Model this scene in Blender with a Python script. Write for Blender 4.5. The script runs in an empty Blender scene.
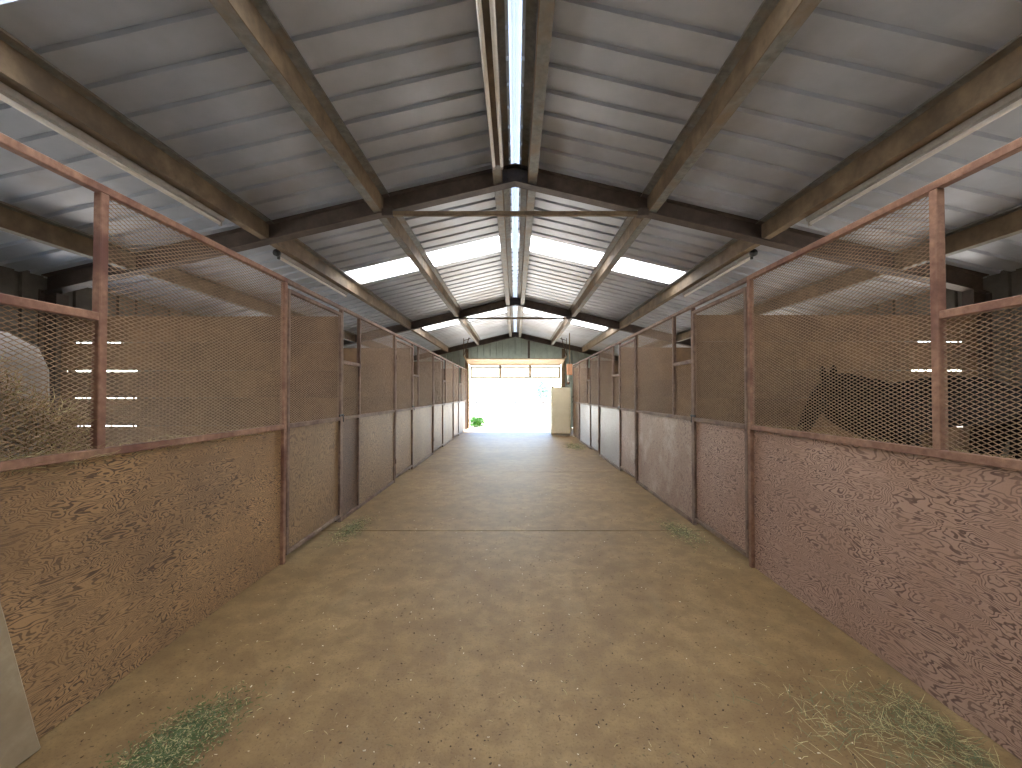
import bpy, math, random
from mathutils import Vector, Matrix

S = bpy.context.scene
COL = S.collection
R = math.radians

# ------------------------------------------------------------------ camera
CAM_H = 1.65
cam_d = bpy.data.cameras.new('camera')
cam_d.sensor_fit = 'HORIZONTAL'
cam_d.sensor_width = 36.0
cam_d.lens = 400.0 / 1022.0 * 36.0
cam_d.clip_start = 0.05
cam_d.clip_end = 500
cam = bpy.data.objects.new('camera', cam_d)
cam.location = (0, 0, CAM_H)
cam_d.shift_x = -4.2 / 1022.0
cam_d.shift_y = 4.0 / 1022.0
cam.rotation_euler = (R(90) + 0.015, 0, 0)
COL.objects.link(cam)
S.camera = cam

# ------------------------------------------------------------------ light
SUN_STRENGTH = 9.0
SKY_STRENGTH = 0.55
EXPOSURE = 2.55
W = bpy.data.worlds.new('sky_world')
S.world = W
W.use_nodes = True
wn = W.node_tree.nodes
bg = wn['Background']
sky = wn.new('ShaderNodeTexSky')
sky.sky_type = 'NISHITA'
sky.sun_disc = False
sky.sun_elevation = R(48)
sky.sun_rotation = R(150)
sky.air_density = 1.0
sky.dust_density = 1.0
sky.ozone_density = 1.0
W.node_tree.links.new(sky.outputs[0], bg.inputs[0])
bg.inputs[1].default_value = SKY_STRENGTH
sun_d = bpy.data.lights.new('sun', 'SUN')
sun_d.energy = SUN_STRENGTH
sun_d.angle = R(0.6)
sun_d.color = (1.0, 0.95, 0.88)
sun = bpy.data.objects.new('sun', sun_d)
sun.rotation_euler = Vector((-0.28, -0.70, -1.0)).to_track_quat('-Z', 'Y').to_euler()
sun.location = (10, 40, 30)
COL.objects.link(sun)

S.view_settings.view_transform = 'Standard'
S.view_settings.look = 'None'
S.view_settings.gamma = 1.0
S.view_settings.use_curve_mapping = False
S.view_settings.exposure = EXPOSURE
S.cycles.max_bounces = 12
S.cycles.diffuse_bounces = 8
S.cycles.glossy_bounces = 4
S.cycles.transmission_bounces = 8
S.cycles.sample_clamp_indirect = 8.0

# ------------------------------------------------------------------ helpers
def lin(c):
    return tuple(((v / 255.0) / 12.92 if v / 255.0 <= 0.04045 else ((v / 255.0 + 0.055) / 1.055) ** 2.4) for v in c) + (1.0,)

class NT:
    """small wrapper for building node materials"""
    def __init__(self, name):
        self.m = bpy.data.materials.new(name)
        self.m.use_nodes = True
        self.t = self.m.node_tree
        self.b = self.t.nodes['Principled BSDF']
        self.out = self.t.nodes['Material Output']
    def n(self, kind, **kw):
        o = self.t.nodes.new('ShaderNode' + kind)
        for k, v in kw.items():
            setattr(o, k, v)
        return o
    def l(self, a, b):
        self.t.links.new(a, b)
    def coords(self, scale=(1, 1, 1), rand=True):
        tc = self.n('TexCoord')
        mp = self.n('Mapping')
        mp.inputs['Scale'].default_value = scale
        if rand:
            oi = self.n('ObjectInfo')
            mu = self.n('VectorMath', operation='MULTIPLY_ADD')
            cb = self.n('CombineXYZ')
            for i, f in enumerate((7.3, 31.0, 17.0)):
                mm = self.n('Math', operation='MULTIPLY'); mm.inputs[1].default_value = f
                self.l(oi.outputs['Random'], mm.inputs[0]); self.l(mm.outputs[0], cb.inputs[i])
            ad = self.n('VectorMath', operation='ADD')
            self.l(tc.outputs['Object'], ad.inputs[0]); self.l(cb.outputs[0], ad.inputs[1])
            self.l(ad.outputs[0], mp.inputs['Vector'])
            self.t.nodes.remove(mu)
        else:
            self.l(tc.outputs['Object'], mp.inputs['Vector'])
        return mp.outputs[0]
    def noise(self, vec, scale, detail=4, rough=0.55, dist=0.0):
        o = self.n('TexNoise')
        o.inputs['Scale'].default_value = scale
        o.inputs['Detail'].default_value = detail
        o.inputs['Roughness'].default_value = rough
        o.inputs['Distortion'].default_value = dist
        self.l(vec, o.inputs['Vector'])
        return o.outputs['Fac']
    def ramp(self, fac, stops, interp='LINEAR'):
        o = self.n('ValToRGB')
        o.color_ramp.interpolation = interp
        e = o.color_ramp.elements
        while len(e) < len(stops):
            e.new(0.5)
        for i, (p, c) in enumerate(stops):
            e[i].position = p
            e[i].color = c if len(c) == 4 else lin(c)
        self.l(fac, o.inputs[0])
        return o.outputs['Color']
    def mix(self, fac, a, b, mode='MIX'):
        o = self.n('Mix', data_type='RGBA', blend_type=mode)
        for sock, v in ((o.inputs[0], fac), (o.inputs[6], a), (o.inputs[7], b)):
            if hasattr(v, 'links'):
                self.l(v, sock)
            else:
                sock.default_value = v
        return o.outputs[2]
    def math(self, op, a, b=None, clamp=False):
        o = self.n('Math', operation=op)
        o.use_clamp = clamp
        for i, v in enumerate((a, b)):
            if v is None:
                continue
            if hasattr(v, 'links'):
                self.l(v, o.inputs[i])
            else:
                o.inputs[i].default_value = v
        return o.outputs[0]
    def bump(self, h, strength=0.3, dist=0.01):
        o = self.n('Bump')
        o.inputs['Strength'].default_value = strength
        o.inputs['Distance'].default_value = dist
        self.l(h, o.inputs['Height'])
        self.l(o.outputs[0], self.b.inputs['Normal'])
    def base(self, col, rough=0.7, metal=0.0, spec=None):
        if hasattr(col, 'links'):
            self.l(col, self.b.inputs['Base Color'])
        else:
            self.b.inputs['Base Color'].default_value = col
        if hasattr(rough, 'links'):
            self.l(rough, self.b.inputs['Roughness'])
        else:
            self.b.inputs['Roughness'].default_value = rough
        self.b.inputs['Metallic'].default_value = metal
        if spec is not None:
            self.b.inputs['Specular IOR Level'].default_value = spec
        return self.m

def speckled(name, c0, c1, scale=12, rough=0.7, metal=0.0, bump=0.15, c2=None, sc2=1.7, spec=None):
    t = NT(name)
    v = t.coords()
    f = t.noise(v, scale, 6, 0.65)
    c = t.ramp(f, [(0.3, c0), (0.7, c1)])
    if c2:
        g = t.noise(v, sc2, 4, 0.6)
        k = t.ramp(g, [(0.45, (0, 0, 0, 1)), (0.68, (1, 1, 1, 1))])
        c = t.mix(k, c, lin(c2))
    if bump:
        t.bump(f, bump, 0.004)
    return t.base(c, rough, metal, spec)

def plywood(name, light, mid, dark, freq=26.0, stretch=(1, 1.0, 2.6), nscale=2.1, line=0.55, stain=(70, 52, 38), rough=0.62, stain_amt=0.45, pale=None, kamt=0.7):
    """weathered rotary-cut plywood: contour lines of a stretched noise field"""
    t = NT(name)
    v = t.coords(stretch)
    f = t.noise(v, nscale, 3.2, 0.5, 0.35)
    s = t.math('SINE', t.math('MULTIPLY', f, freq * 6.283))
    s01 = t.math('ADD', t.math('MULTIPLY', s, 0.5), 0.5)
    brk = t.noise(t.coords(stretch), nscale * 9, 3, 0.6)
    s02 = t.math('MULTIPLY', s01, t.math('ADD', t.math('MULTIPLY', brk, 0.9), 0.5), clamp=True)
    k = t.ramp(s02, [(line - 0.08, (0, 0, 0, 1)), (min(0.98, line + 0.22), (1, 1, 1, 1))])
    v2 = t.coords((1, 1, 1))
    k = t.math('MULTIPLY', k, t.ramp(t.noise(v2, 2.6, 4, 0.65), [(0.3, (.4, .4, .4, 1)), (0.58, (1, 1, 1, 1))]))
    g = t.noise(v2, 1.3, 4, 0.6)
    basec = t.ramp(g, [(0.33, mid), (0.66, light)])
    fine = t.noise(v2, 60, 3, 0.7)
    basec = t.mix(t.math('MULTIPLY', fine, 0.35), basec, lin(mid))
    c = t.mix(t.math('MULTIPLY', k, kamt), basec, lin(dark))
    st = t.ramp(t.noise(v2, 0.9, 5, 0.65), [(0.5, (0, 0, 0, 1)), (0.75, (1, 1, 1, 1))])
    c = t.mix(t.math('MULTIPLY', st, stain_amt), c, lin(stain))
    if pale:
        pl = t.ramp(t.noise(v2, 1.6, 4, 0.7), [(0.5, (0, 0, 0, 1)), (0.7, (1, 1, 1, 1))])
        c = t.mix(t.math('MULTIPLY', pl, 0.6), c, lin(pale))
    t.bump(t.math('SUBTRACT', fine, t.math('MULTIPLY', k, 0.8)), 0.35, 0.004)
    return t.base(c, rough)

M = {}
M['rust'] = speckled('rusty_red_steel', (112, 78, 60), (148, 112, 89), 26, 0.72, 0.0, 0.25, (92, 56, 44), 3.0)
M['rust_dark'] = speckled('dark_rusty_steel', (98, 77, 64), (136, 111, 93), 26, 0.75, 0.0, 0.25, (88, 64, 52), 3.0)
M['mesh'] = speckled('dusty_expanded_steel', (114, 91, 70), (148, 122, 95), 30, 0.75, 0.0, 0.0)
M['beam'] = speckled('dark_brown_primer', (66, 56, 49), (92, 79, 69), 9, 0.65, 0.0, 0.15, (58, 48, 42), 2.0)
M['dust_web'] = speckled('dusty_brown_purlin_web', (92, 77, 58), (126, 107, 82), 7, 0.8, 0.0, 0.15, (80, 67, 51), 2.2)
M['galv'] = speckled('dull_galvanised_flange', (96, 97, 92), (134, 134, 128), 14, 0.6, 0.25, 0.1, (122, 106, 86), 3.0)
M['angle'] = speckled('tan_painted_steel', (170, 148, 122), (206, 186, 158), 10, 0.6, 0.0, 0.05)
M['board'] = speckled('weathered_stall_boards', (88, 67, 45), (116, 90, 62), 5, 0.85, 0.0, 0.2, (76, 58, 40), 1.3)
M['ply_near_left'] = plywood('worn_brown_plywood', (160, 125, 86), (130, 98, 64), (60, 40, 26), freq=30, nscale=2.5, line=0.62, stain_amt=0.55, stretch=(1, 1.0, 3.6), kamt=.9)
M['ply_near_right'] = plywood('figured_reddish_plywood', (172, 139, 119), (148, 114, 94), (80, 53, 40), freq=28, nscale=2.3, line=0.63, kamt=.9, stain=(124, 88, 60), stain_amt=0.45, stretch=(1, 1.0, 3.0))
M['ply_tan'] = plywood('tan_strand_plywood', (148, 119, 85), (122, 95, 65), (84, 62, 42), freq=22, nscale=3.2, line=0.58, stretch=(1, 1.3, 1.0), stain=(106, 80, 56), kamt=.85)
M['ply_red'] = plywood('pinkish_worn_plywood', (166, 139, 120), (144, 116, 97), (104, 76, 60), freq=20, nscale=3.0, line=0.6, stretch=(1, 1.3, 1.0), stain=(140, 108, 84), pale=(186, 168, 150))
M['ply_sheen'] = plywood('plywood_painted_sheen', (152, 141, 136), (134, 121, 115), (98, 85, 79), freq=20, nscale=3.0, line=0.62, stretch=(1, 1.5, 1.0), stain=(146, 134, 128), rough=0.5)  # pale grey tone paints the skylight's reflection into the plywood colour
M['ply_dark'] = plywood('dark_old_plywood', (118, 90, 70), (92, 68, 52), (58, 42, 32), freq=20, nscale=3.0, line=0.55)
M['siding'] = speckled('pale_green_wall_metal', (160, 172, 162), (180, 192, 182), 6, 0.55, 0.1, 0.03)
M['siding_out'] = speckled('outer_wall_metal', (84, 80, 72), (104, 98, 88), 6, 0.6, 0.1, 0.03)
M['cream'] = speckled('cream_enamel', (206, 192, 158), (216, 204, 172), 4, 0.4, 0.0, 0.0)
M['cream_board'] = speckled('cream_board_paint', (136, 118, 92), (156, 138, 112), 18, 0.7, 0.0, 0.08, (128, 108, 82), 2.2)
M['grey_side'] = speckled('grey_beige_side', (150, 142, 122), (168, 160, 140), 6, 0.5, 0.0, 0.0)
M['black'] = speckled('black_plastic', (24, 22, 21), (40, 37, 35), 20, 0.5, 0.0, 0.0)
M['white_tube'] = speckled('unlit_white_lamp_tube', (206, 200, 188), (222, 216, 206), 8, 0.35, 0.0, 0.0)
M['white_metal'] = speckled('white_enamel_housing', (140, 134, 124), (168, 162, 152), 12, 0.45, 0.0, 0.02)
M['grey_tub'] = speckled('dusty_grey_plastic', (112, 107, 101), (140, 133, 125), 6, 0.65, 0.0, 0.05)
M['horse'] = speckled('black_bay_coat', (9, 7, 6), (16, 12, 10), 3, 0.95, 0.0, 0.0, (26, 18, 13), 1.4, 0.05)
M['mane'] = speckled('black_horse_hair', (10, 8, 7), (17, 13, 11), 30, 0.95, 0.0, 0.0, None, 1.7, 0.05)
M['hoof'] = speckled('dark_hoof', (40, 34, 30), (58, 50, 44), 20, 0.5, 0.0, 0.0)
M['eye'] = speckled('dark_eye', (8, 6, 5), (14, 10, 8), 20, 0.1, 0.0, 0.0)
M['orange_wood'] = speckled('orange_brown_wood', (190, 132, 92), (216, 158, 116), 8, 0.7, 0.0, 0.1)
M['sand'] = speckled('pale_sandy_ground', (208, 196, 178), (226, 216, 200), 2.5, 0.9, 0.0, 0.2, (198, 188, 172), 0.4)
M['pipe'] = speckled('grey_pipe_rail', (12, 15, 16), (22, 26, 28), 8, 0.5, 0.2, 0.0)
M['rock'] = speckled('brown_grey_stone', (120, 106, 98), (156, 140, 130), 6, 0.85, 0.0, 0.2)
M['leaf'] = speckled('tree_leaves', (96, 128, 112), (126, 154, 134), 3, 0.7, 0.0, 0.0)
M['bush'] = speckled('bright_green_leaves', (46, 112, 30), (84, 150, 48), 5, 0.7, 0.0, 0.0)
M['bark'] = speckled('grey_brown_bark', (104, 92, 80), (136, 122, 106), 10, 0.85, 0.0, 0.2)
M['hay_green'] = speckled('green_hay_leaf', (84, 92, 62), (122, 126, 90), 20, 0.85, 0.0, 0.0)
M['hay_leaf'] = speckled('dark_green_hay_leaf', (58, 74, 38), (92, 106, 58), 20, 0.85, 0.0, 0.0)
M['hay_pale'] = speckled('pale_hay_stems', (150, 138, 92), (196, 182, 134), 20, 0.8, 0.0, 0.0)
M['grit_dark'] = speckled('dark_dirt_crumbs', (58, 46, 34), (86, 68, 50), 20, 0.9, 0.0, 0.0)
M['grit_pale'] = speckled('pale_chips', (206, 190, 160), (232, 220, 196), 20, 0.8, 0.0, 0.0)
M['hay_brown'] = speckled('brown_old_hay', (120, 98, 66), (164, 138, 96), 20, 0.85, 0.0, 0.0)

def make_roof_mat():
    t = NT('dull_galvalume_roof_sheet')
    v = t.coords((1, 1, 1), rand=False)
    f = t.noise(v, 1.4, 5, 0.6)
    c = t.ramp(f, [(0.3, (158, 163, 170)), (0.7, (182, 187, 194))])
    d = t.ramp(t.noise(v, 0.6, 4, 0.6), [(0.52, (0, 0, 0, 1)), (0.72, (1, 1, 1, 1))])
    c = t.mix(t.math('MULTIPLY', d, 0.5), c, lin((150, 134, 118)))
    return t.base(c, 0.48, 0.35)
M['roof'] = make_roof_mat()

def make_translucent(name, col, amount=1.0):
    t = NT(name)
    tr = t.n('BsdfTranslucent'); tr.inputs[0].default_value = col
    df = t.n('BsdfDiffuse'); df.inputs[0].default_value = col
    mx = t.n('MixShader'); mx.inputs[0].default_value = amount
    v = t.coords((1, 1, 1))
    f = t.noise(v, 3, 4, 0.6)
    c = t.ramp(f, [(0.2, tuple(x * 0.94 for x in col[:3]) + (1,)), (0.8, col)])
    t.l(c, tr.inputs[0])
    t.l(df.outputs[0], mx.inputs[1]); t.l(tr.outputs[0], mx.inputs[2])
    t.l(mx.outputs[0], t.out.inputs[0])
    return t.m
M['skylight'] = make_translucent('milky_fibreglass_sheet', (0.84, 0.82, 0.77, 1), 0.85)
M['ridge'] = make_translucent('thin_white_ridge_strip', (0.34, 0.38, 0.44, 1), 0.10)
M['door_panel'] = make_translucent('translucent_door_panel', (0.72, 0.72, 0.66, 1), 0.6)

def make_floor_mat():
    t = NT('dusty_tan_concrete')
    v = t.coords((1, 1, 1), rand=False)
    a = t.noise(v, 0.8, 6, 0.6)
    b = t.noise(v, 5.0, 6, 0.7)
    c = t.ramp(a, [(0.3, (117, 93, 58)), (0.52, (137, 112, 73)), (0.72, (149, 125, 85))])
    k = t.ramp(b, [(0.42, (1, 1, 1, 1)), (0.62, (0, 0, 0, 1))])
    c = t.mix(t.math('MULTIPLY', k, 0.55), c, lin((104, 79, 50)))
    d = t.noise(v, 70.0, 4, 0.7)
    k2 = t.ramp(d, [(0.3, (1, 1, 1, 1)), (0.46, (0, 0, 0, 1))])
    c = t.mix(t.math('MULTIPLY', k2, 0.85), c, lin((84, 64, 45)))
    e = t.noise(t.coords((1.6, 0.5, 1), rand=False), 2.0, 5, 0.65)
    k3 = t.ramp(e, [(0.55, (0, 0, 0, 1)), (0.75, (1, 1, 1, 1))])
    c = t.mix(t.math('MULTIPLY', k3, 0.4), c, lin((134, 117, 86)))
    t.bump(t.math('ADD', b, t.math('MULTIPLY', d, 0.5)), 0.25, 0.008)
    return t.base(c, 0.62, 0.0, 0.35)
M['floor'] = make_floor_mat()

WLOC = {}
def wloc(o):
    return WLOC.get(o.name, Vector((0, 0, 0)))

class MB:
    def __init__(self):
        self.v = []; self.f = []; self.mi = []; self.smooth = []
    def add(self, vs, fs, mi=0, sm=False):
        b = len(self.v)
        self.v += [Vector(p) for p in vs]
        for f in fs:
            self.f.append([b + i for i in f]); self.mi.append(mi); self.smooth.append(sm)
        return self
    def box(self, x0, x1, y0, y1, z0, z1, mi=0):
        x0, x1 = min(x0, x1), max(x0, x1)
        y0, y1 = min(y0, y1), max(y0, y1)
        z0, z1 = min(z0, z1), max(z0, z1)
        vs = [(x0, y0, z0), (x1, y0, z0), (x1, y1, z0), (x0, y1, z0), (x0, y0, z1), (x1, y0, z1), (x1, y1, z1), (x0, y1, z1)]
        fs = [(3, 2, 1, 0), (4, 5, 6, 7), (0, 1, 5, 4), (1, 2, 6, 5), (2, 3, 7, 6), (3, 0, 4, 7)]
        return self.add(vs, fs, mi)
    def bar(self, p0, p1, w, h, up=(0, 0, 1), mi=0):
        """rectangular bar from p0 to p1; w sideways, h along up"""
        p0, p1 = Vector(p0), Vector(p1)
        d = (p1 - p0).normalized()
        u = Vector(up); s = d.cross(u).normalized(); u = s.cross(d).normalized()
        vs = []
        for p in (p0, p1):
            for a, b in ((-1, -1), (1, -1), (1, 1), (-1, 1)):
                vs.append(p + s * (a * w / 2) + u * (b * h / 2))
        fs = [(3, 2, 1, 0), (4, 5, 6, 7), (0, 1, 5, 4), (1, 2, 6, 5), (2, 3, 7, 6), (3, 0, 4, 7)]
        return self.add(vs, fs, mi)
    def tube(self, pts, r, n=10, mi=0, cap=True):
        pts = [Vector(p) for p in pts]
        rs = r if isinstance(r, (list, tuple)) else [r] * len(pts)
        vs = []; fs = []
        ref = None
        for i, p in enumerate(pts):
            d = (pts[min(i + 1, len(pts) - 1)] - pts[max(i - 1, 0)]).normalized()
            if ref is None:
                ref = Vector((0, 0, 1)) if abs(d.z) < 0.9 else Vector((1, 0, 0))
            s = d.cross(ref).normalized(); u = s.cross(d).normalized()
            for k in range(n):
                a = 2 * math.pi * k / n
                vs.append(p + (s * math.cos(a) + u * math.sin(a)) * rs[i])
        for i in range(len(pts) - 1):
            for k in range(n):
                a, b = i * n + k, i * n + (k + 1) % n
                fs.append((a, b, b + n, a + n))
        if cap:
            fs.append(tuple(range(n - 1, -1, -1)))
            fs.append(tuple((len(pts) - 1) * n + k for k in range(n)))
        return self.add(vs, fs, mi, True)
    def poly_x(self, pts, x0, x1, mi=0):
        """polygon of (y,z) points extruded along x"""
        n = len(pts)
        vs = [(x0, y, z) for y, z in pts] + [(x1, y, z) for y, z in pts]
        fs = [tuple(range(n)), tuple(range(2 * n - 1, n - 1, -1))]
        fs += [(i, i + n, (i + 1) % n + n, (i + 1) % n) for i in range(n)]
        return self.add(vs, fs, mi)
    def poly_y(self, pts, y0, y1, mi=0):
        n = len(pts)
        vs = [(x, y0, z) for x, z in pts] + [(x, y1, z) for x, z in pts]
        fs = [tuple(range(n)), tuple(range(2 * n - 1, n - 1, -1))]
        fs += [(i, i + n, (i + 1) % n + n, (i + 1) % n) for i in range(n)]
        return self.add(vs, fs, mi)
    def build(self, name, mat, parent=None, bevel=0.0, origin=None, data=None):
        if origin is None and parent is None:
            lo = Vector((min(p.x for p in self.v), min(p.y for p in self.v), min(p.z for p in self.v)))
            hi = Vector((max(p.x for p in self.v), max(p.y for p in self.v), max(p.z for p in self.v)))
            origin = Vector(((lo.x + hi.x) / 2, (lo.y + hi.y) / 2, lo.z))
        base = Vector(origin) if origin is not None else Vector((0, 0, 0))
        ploc = wloc(parent) if parent else Vector((0, 0, 0))
        if parent and origin is None:
            base = ploc
        me = bpy.data.meshes.new(name)
        me.from_pydata([tuple(p - base) for p in self.v], [], self.f)
        mats = mat if isinstance(mat, (list, tuple)) else [mat]
        for m in mats:
            me.materials.append(m)
        me.polygons.foreach_set('material_index', self.mi)
        me.polygons.foreach_set('use_smooth', self.smooth)
        me.update()
        o = bpy.data.objects.new(name, me)
        COL.objects.link(o)
        if parent:
            o.parent = parent
            o.location = base - ploc
        else:
            o.location = base
        WLOC[o.name] = base.copy()
        if bevel:
            md = o.modifiers.new('edge', 'BEVEL'); md.width = bevel; md.segments = 1; md.limit_method = 'ANGLE'
        return o

def tag(o, label=None, cat=None, group=None, kind=None):
    if label: o['label'] = label
    if cat: o['category'] = cat
    if group: o['group'] = group
    if kind: o['kind'] = kind
    return o

def thing(name, loc, label, cat, group=None):
    o = bpy.data.objects.new(name, None)
    o.empty_display_size = 0.1
    o.location = loc
    COL.objects.link(o)
    WLOC[o.name] = Vector(loc)
    return tag(o, label, cat, group, 'thing' if name.endswith('door') else None)

# ------------------------------------------------------------------ dimensions
WL = 2.24                      # aisle half width (front face of stall fronts)
RAIL_T = 2.79                  # top of top rail
MID_T = 1.354                  # top of mid rail
TB = 0.045                     # steel tube size
Y0, Y1 = -5.0, 19.4            # barn ends
HALF = 6.15                    # barn half width
RIDGE = 4.64                   # height of roof sheet at the ridge
SLOPE = 0.237
RAFTERS = [5.2, 12.35, 19.2]
def roof_z(x):
    return RIDGE - SLOPE * abs(x)

# ------------------------------------------------------------------ setting
mb = MB()
ys = [Y0, 4.846, 4.86, 8.49, 8.50, 12.3, 12.31, 15.9, 15.91, Y1]
for i in range(0, len(ys), 2):
    mb.box(-HALF, HALF, ys[i], ys[i + 1], -0.10, 0.0)
mb.box(-HALF + .02, HALF - .02, Y0 + .02, Y1 - .02, -0.12, -0.012)
tag(mb.build('floor', M['floor'], origin=(0, 0, 0)), kind='structure')

mb = MB()
n = 24
gx = [-80 + 160 * i / n for i in range(n + 1)]
gy = [-60 + 200 * i / n for i in range(n + 1)]
vs = [(x, y, -0.06) for y in gy for x in gx]
fs = [(j * (n + 1) + i, j * (n + 1) + i + 1, (j + 1) * (n + 1) + i + 1, (j + 1) * (n + 1) + i) for j in range(n) for i in range(n)]
mb.add(vs, fs)
o = mb.build('ground', M['sand'], origin=(0, 0, -0.06)); o.name = 'ground'; tag(o, kind='structure')

# roof sheet profile along y: major ribs every 0.305 m, two small stiffeners between
RIB = 0.305
def rib_profile(y0, y1, phase=0.0):
    pts = []
    k = math.floor((y0 - phase) / RIB) - 1
    raw = []
    while True:
        b = phase + k * RIB
        if b > y1 + RIB: break
        raw += [(b - 0.040, 0), (b - 0.032, 0.034), (b + 0.032, 0.034), (b + 0.040, 0),
                (b + 0.15, 0.0)]
        k += 1
    def at(y):
        for (a, ha), (c, hc) in zip(raw, raw[1:]):
            if a <= y <= c:
                return ha + (hc - ha) * (y - a) / max(1e-9, c - a)
        return 0
    pts.append((y0, at(y0)))
    pts += [p for p in raw if y0 < p[0] < y1]
    pts.append((y1, at(y1)))
    return pts
def roof_strip(mb, side, xa, xb, y0, y1, lift=0.0):
    pr = rib_profile(y0, y1, 0.13)
    vs = []
    for y, h in pr:
        vs.append((side * xa, y, roof_z(xa) + h + lift))
        vs.append((side * xb, y, roof_z(xb) + h + lift))
    fs = []
    for i in range(len(pr) - 1):
        a = 2 * i
        fs.append((a, a + 1, a + 3, a + 2) if side > 0 else (a, a + 2, a + 3, a + 1))
    mb.add(vs, fs)
SKY = [(1.30, 2.24), (7.35, 8.12), (13.0, 14.2)]
mb = MB()
XI, XB, XE = 0.055, 3.14, HALF + 0.35
for s in (-1, 1):
    roof_strip(mb, s, XB, XE, Y0 - .3, Y1 + .4)
    edges = [Y0 - .3] + [v for a in SKY for v in a] + [Y1 + .4]
    if s > 0: edges[2] -= .1
    for i in range(0, len(edges), 2):
        roof_strip(mb, s, XI, XB, edges[i], edges[i + 1])
tag(mb.build('ceiling', M['roof'], origin=(0, 0, RIDGE)), kind='structure')
wn_ = 0
for (a, b) in SKY:
    for s in (-1, 1):
        wn_ += 1
        mb = MB(); roof_strip(mb, s, XI, XB, a, b - .1 if (s > 0 and a < 3) else b)
        tag(mb.build('window_%d' % wn_, M['skylight']), kind='structure')
# ridge strip, pressed sheet with three shallow flutes
mb = MB()
prof = [(-0.16, -0.032), (-0.055, 0.012), (-0.045, 0.004), (-0.03, 0.004), (-0.022, 0.014), (-0.008, 0.014), (0, 0.004), (0.008, 0.014), (0.022, 0.014), (0.03, 0.004), (0.045, 0.004), (0.055, 0.012), (0.16, -0.032)]
vs = []
for yy in (Y0 - .3, Y1 + .4):
    vs += [(x, yy, RIDGE + 0.045 + z) for x, z in prof]
k = len(prof)
mb.add(vs, [(i, i + k, i + 1 + k, i + 1) for i in range(k - 1)])
tag(mb.build('trim_1', M['ridge']), kind='structure')

# outer long walls: ribbed metal with stall doorways, unseen near ones added for light
LD = [3.93 + 3.55 * k for k in range(-1, 5)]
PARTS_Y = {-1: [1.66, 5.19, 8.76, 12.36, 15.92], 1: [1.62, 5.10, 8.66, 12.05, 15.50]}
def siding_wall(name, side, openings, top):
    mb = MB()
    x = side * HALF
    spans = []
    cur = Y0
    for a, b in openings:
        spans.append((cur, a, 0.0)); spans.append((a, b, 2.45)); cur = b
    spans.append((cur, Y1, 0.0))
    for a, b, z0 in spans:
        pr = rib_profile(a, b, 0.05)
        vs = []
        for y, h in pr:
            vs.append((x + side * h, y, z0)); vs.append((x + side * h, y, top))
        fs = [(2 * i, 2 * i + 2, 2 * i + 3, 2 * i + 1) for i in range(len(pr) - 1)]
        mb.add(vs, fs)
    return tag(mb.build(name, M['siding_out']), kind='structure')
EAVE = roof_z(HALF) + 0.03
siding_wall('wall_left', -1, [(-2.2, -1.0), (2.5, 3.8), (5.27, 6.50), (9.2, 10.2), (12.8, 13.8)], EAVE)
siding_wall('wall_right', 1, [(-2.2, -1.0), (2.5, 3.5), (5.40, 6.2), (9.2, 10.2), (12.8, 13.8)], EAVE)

# far gable wall
DW, DH = 2.25, 3.28
mb = MB()
def gable_strip(x0, x1, zlow):
    k0 = math.floor((x0 - .1) / RIB) - 1
    xs = []
    k = k0
    raw = []
    while True:
        b = k * RIB + 0.02
        if b > x1 + RIB: break
        raw += [(b - .026, 0), (b - .022, .10), (b + .022, .10), (b + .026, 0)]
        k += 1
    def at(y):
        for (a, ha), (c, hc) in zip(raw, raw[1:]):
            if a <= y <= c:
                return ha + (hc - ha) * (y - a) / max(1e-9, c - a)
        return 0
    pr = [(x0, at(x0))] + [p for p in raw if x0 < p[0] < x1] + [(x1, at(x1))]
    vs = []
    for x, h in pr:
        vs.append((x, Y1 + h, zlow)); vs.append((x, Y1 + h, roof_z(x) - 0.012))
    mb.add(vs, [(2 * i, 2 * i + 1, 2 * i + 3, 2 * i + 2) for i in range(len(pr) - 1)])
gable_strip(-HALF, -DW, 0.0); gable_strip(-DW, 0.0, DH); gable_strip(0.0, DW, DH); gable_strip(DW, HALF, 0.0)
tag(mb.build('wall_back', M['siding'], origin=(0, Y1, 0)), kind='structure')

# unseen near gable wall, closed off to keep out light from behind the camera
mb = MB()
YN = Y0
for xa, xb, zl in ((-HALF, 0.0, 0.0), (0.0, HALF, 0.0)):
    mb.add([(xa, YN, zl), (xb, YN, zl), (xb, YN, roof_z(xb) - .012), (xa, YN, roof_z(xa) - .012)], [(0, 1, 2, 3)])
tag(mb.build('wall_front', M['siding_out'], origin=(0, YN, 0)), kind='structure')

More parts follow.
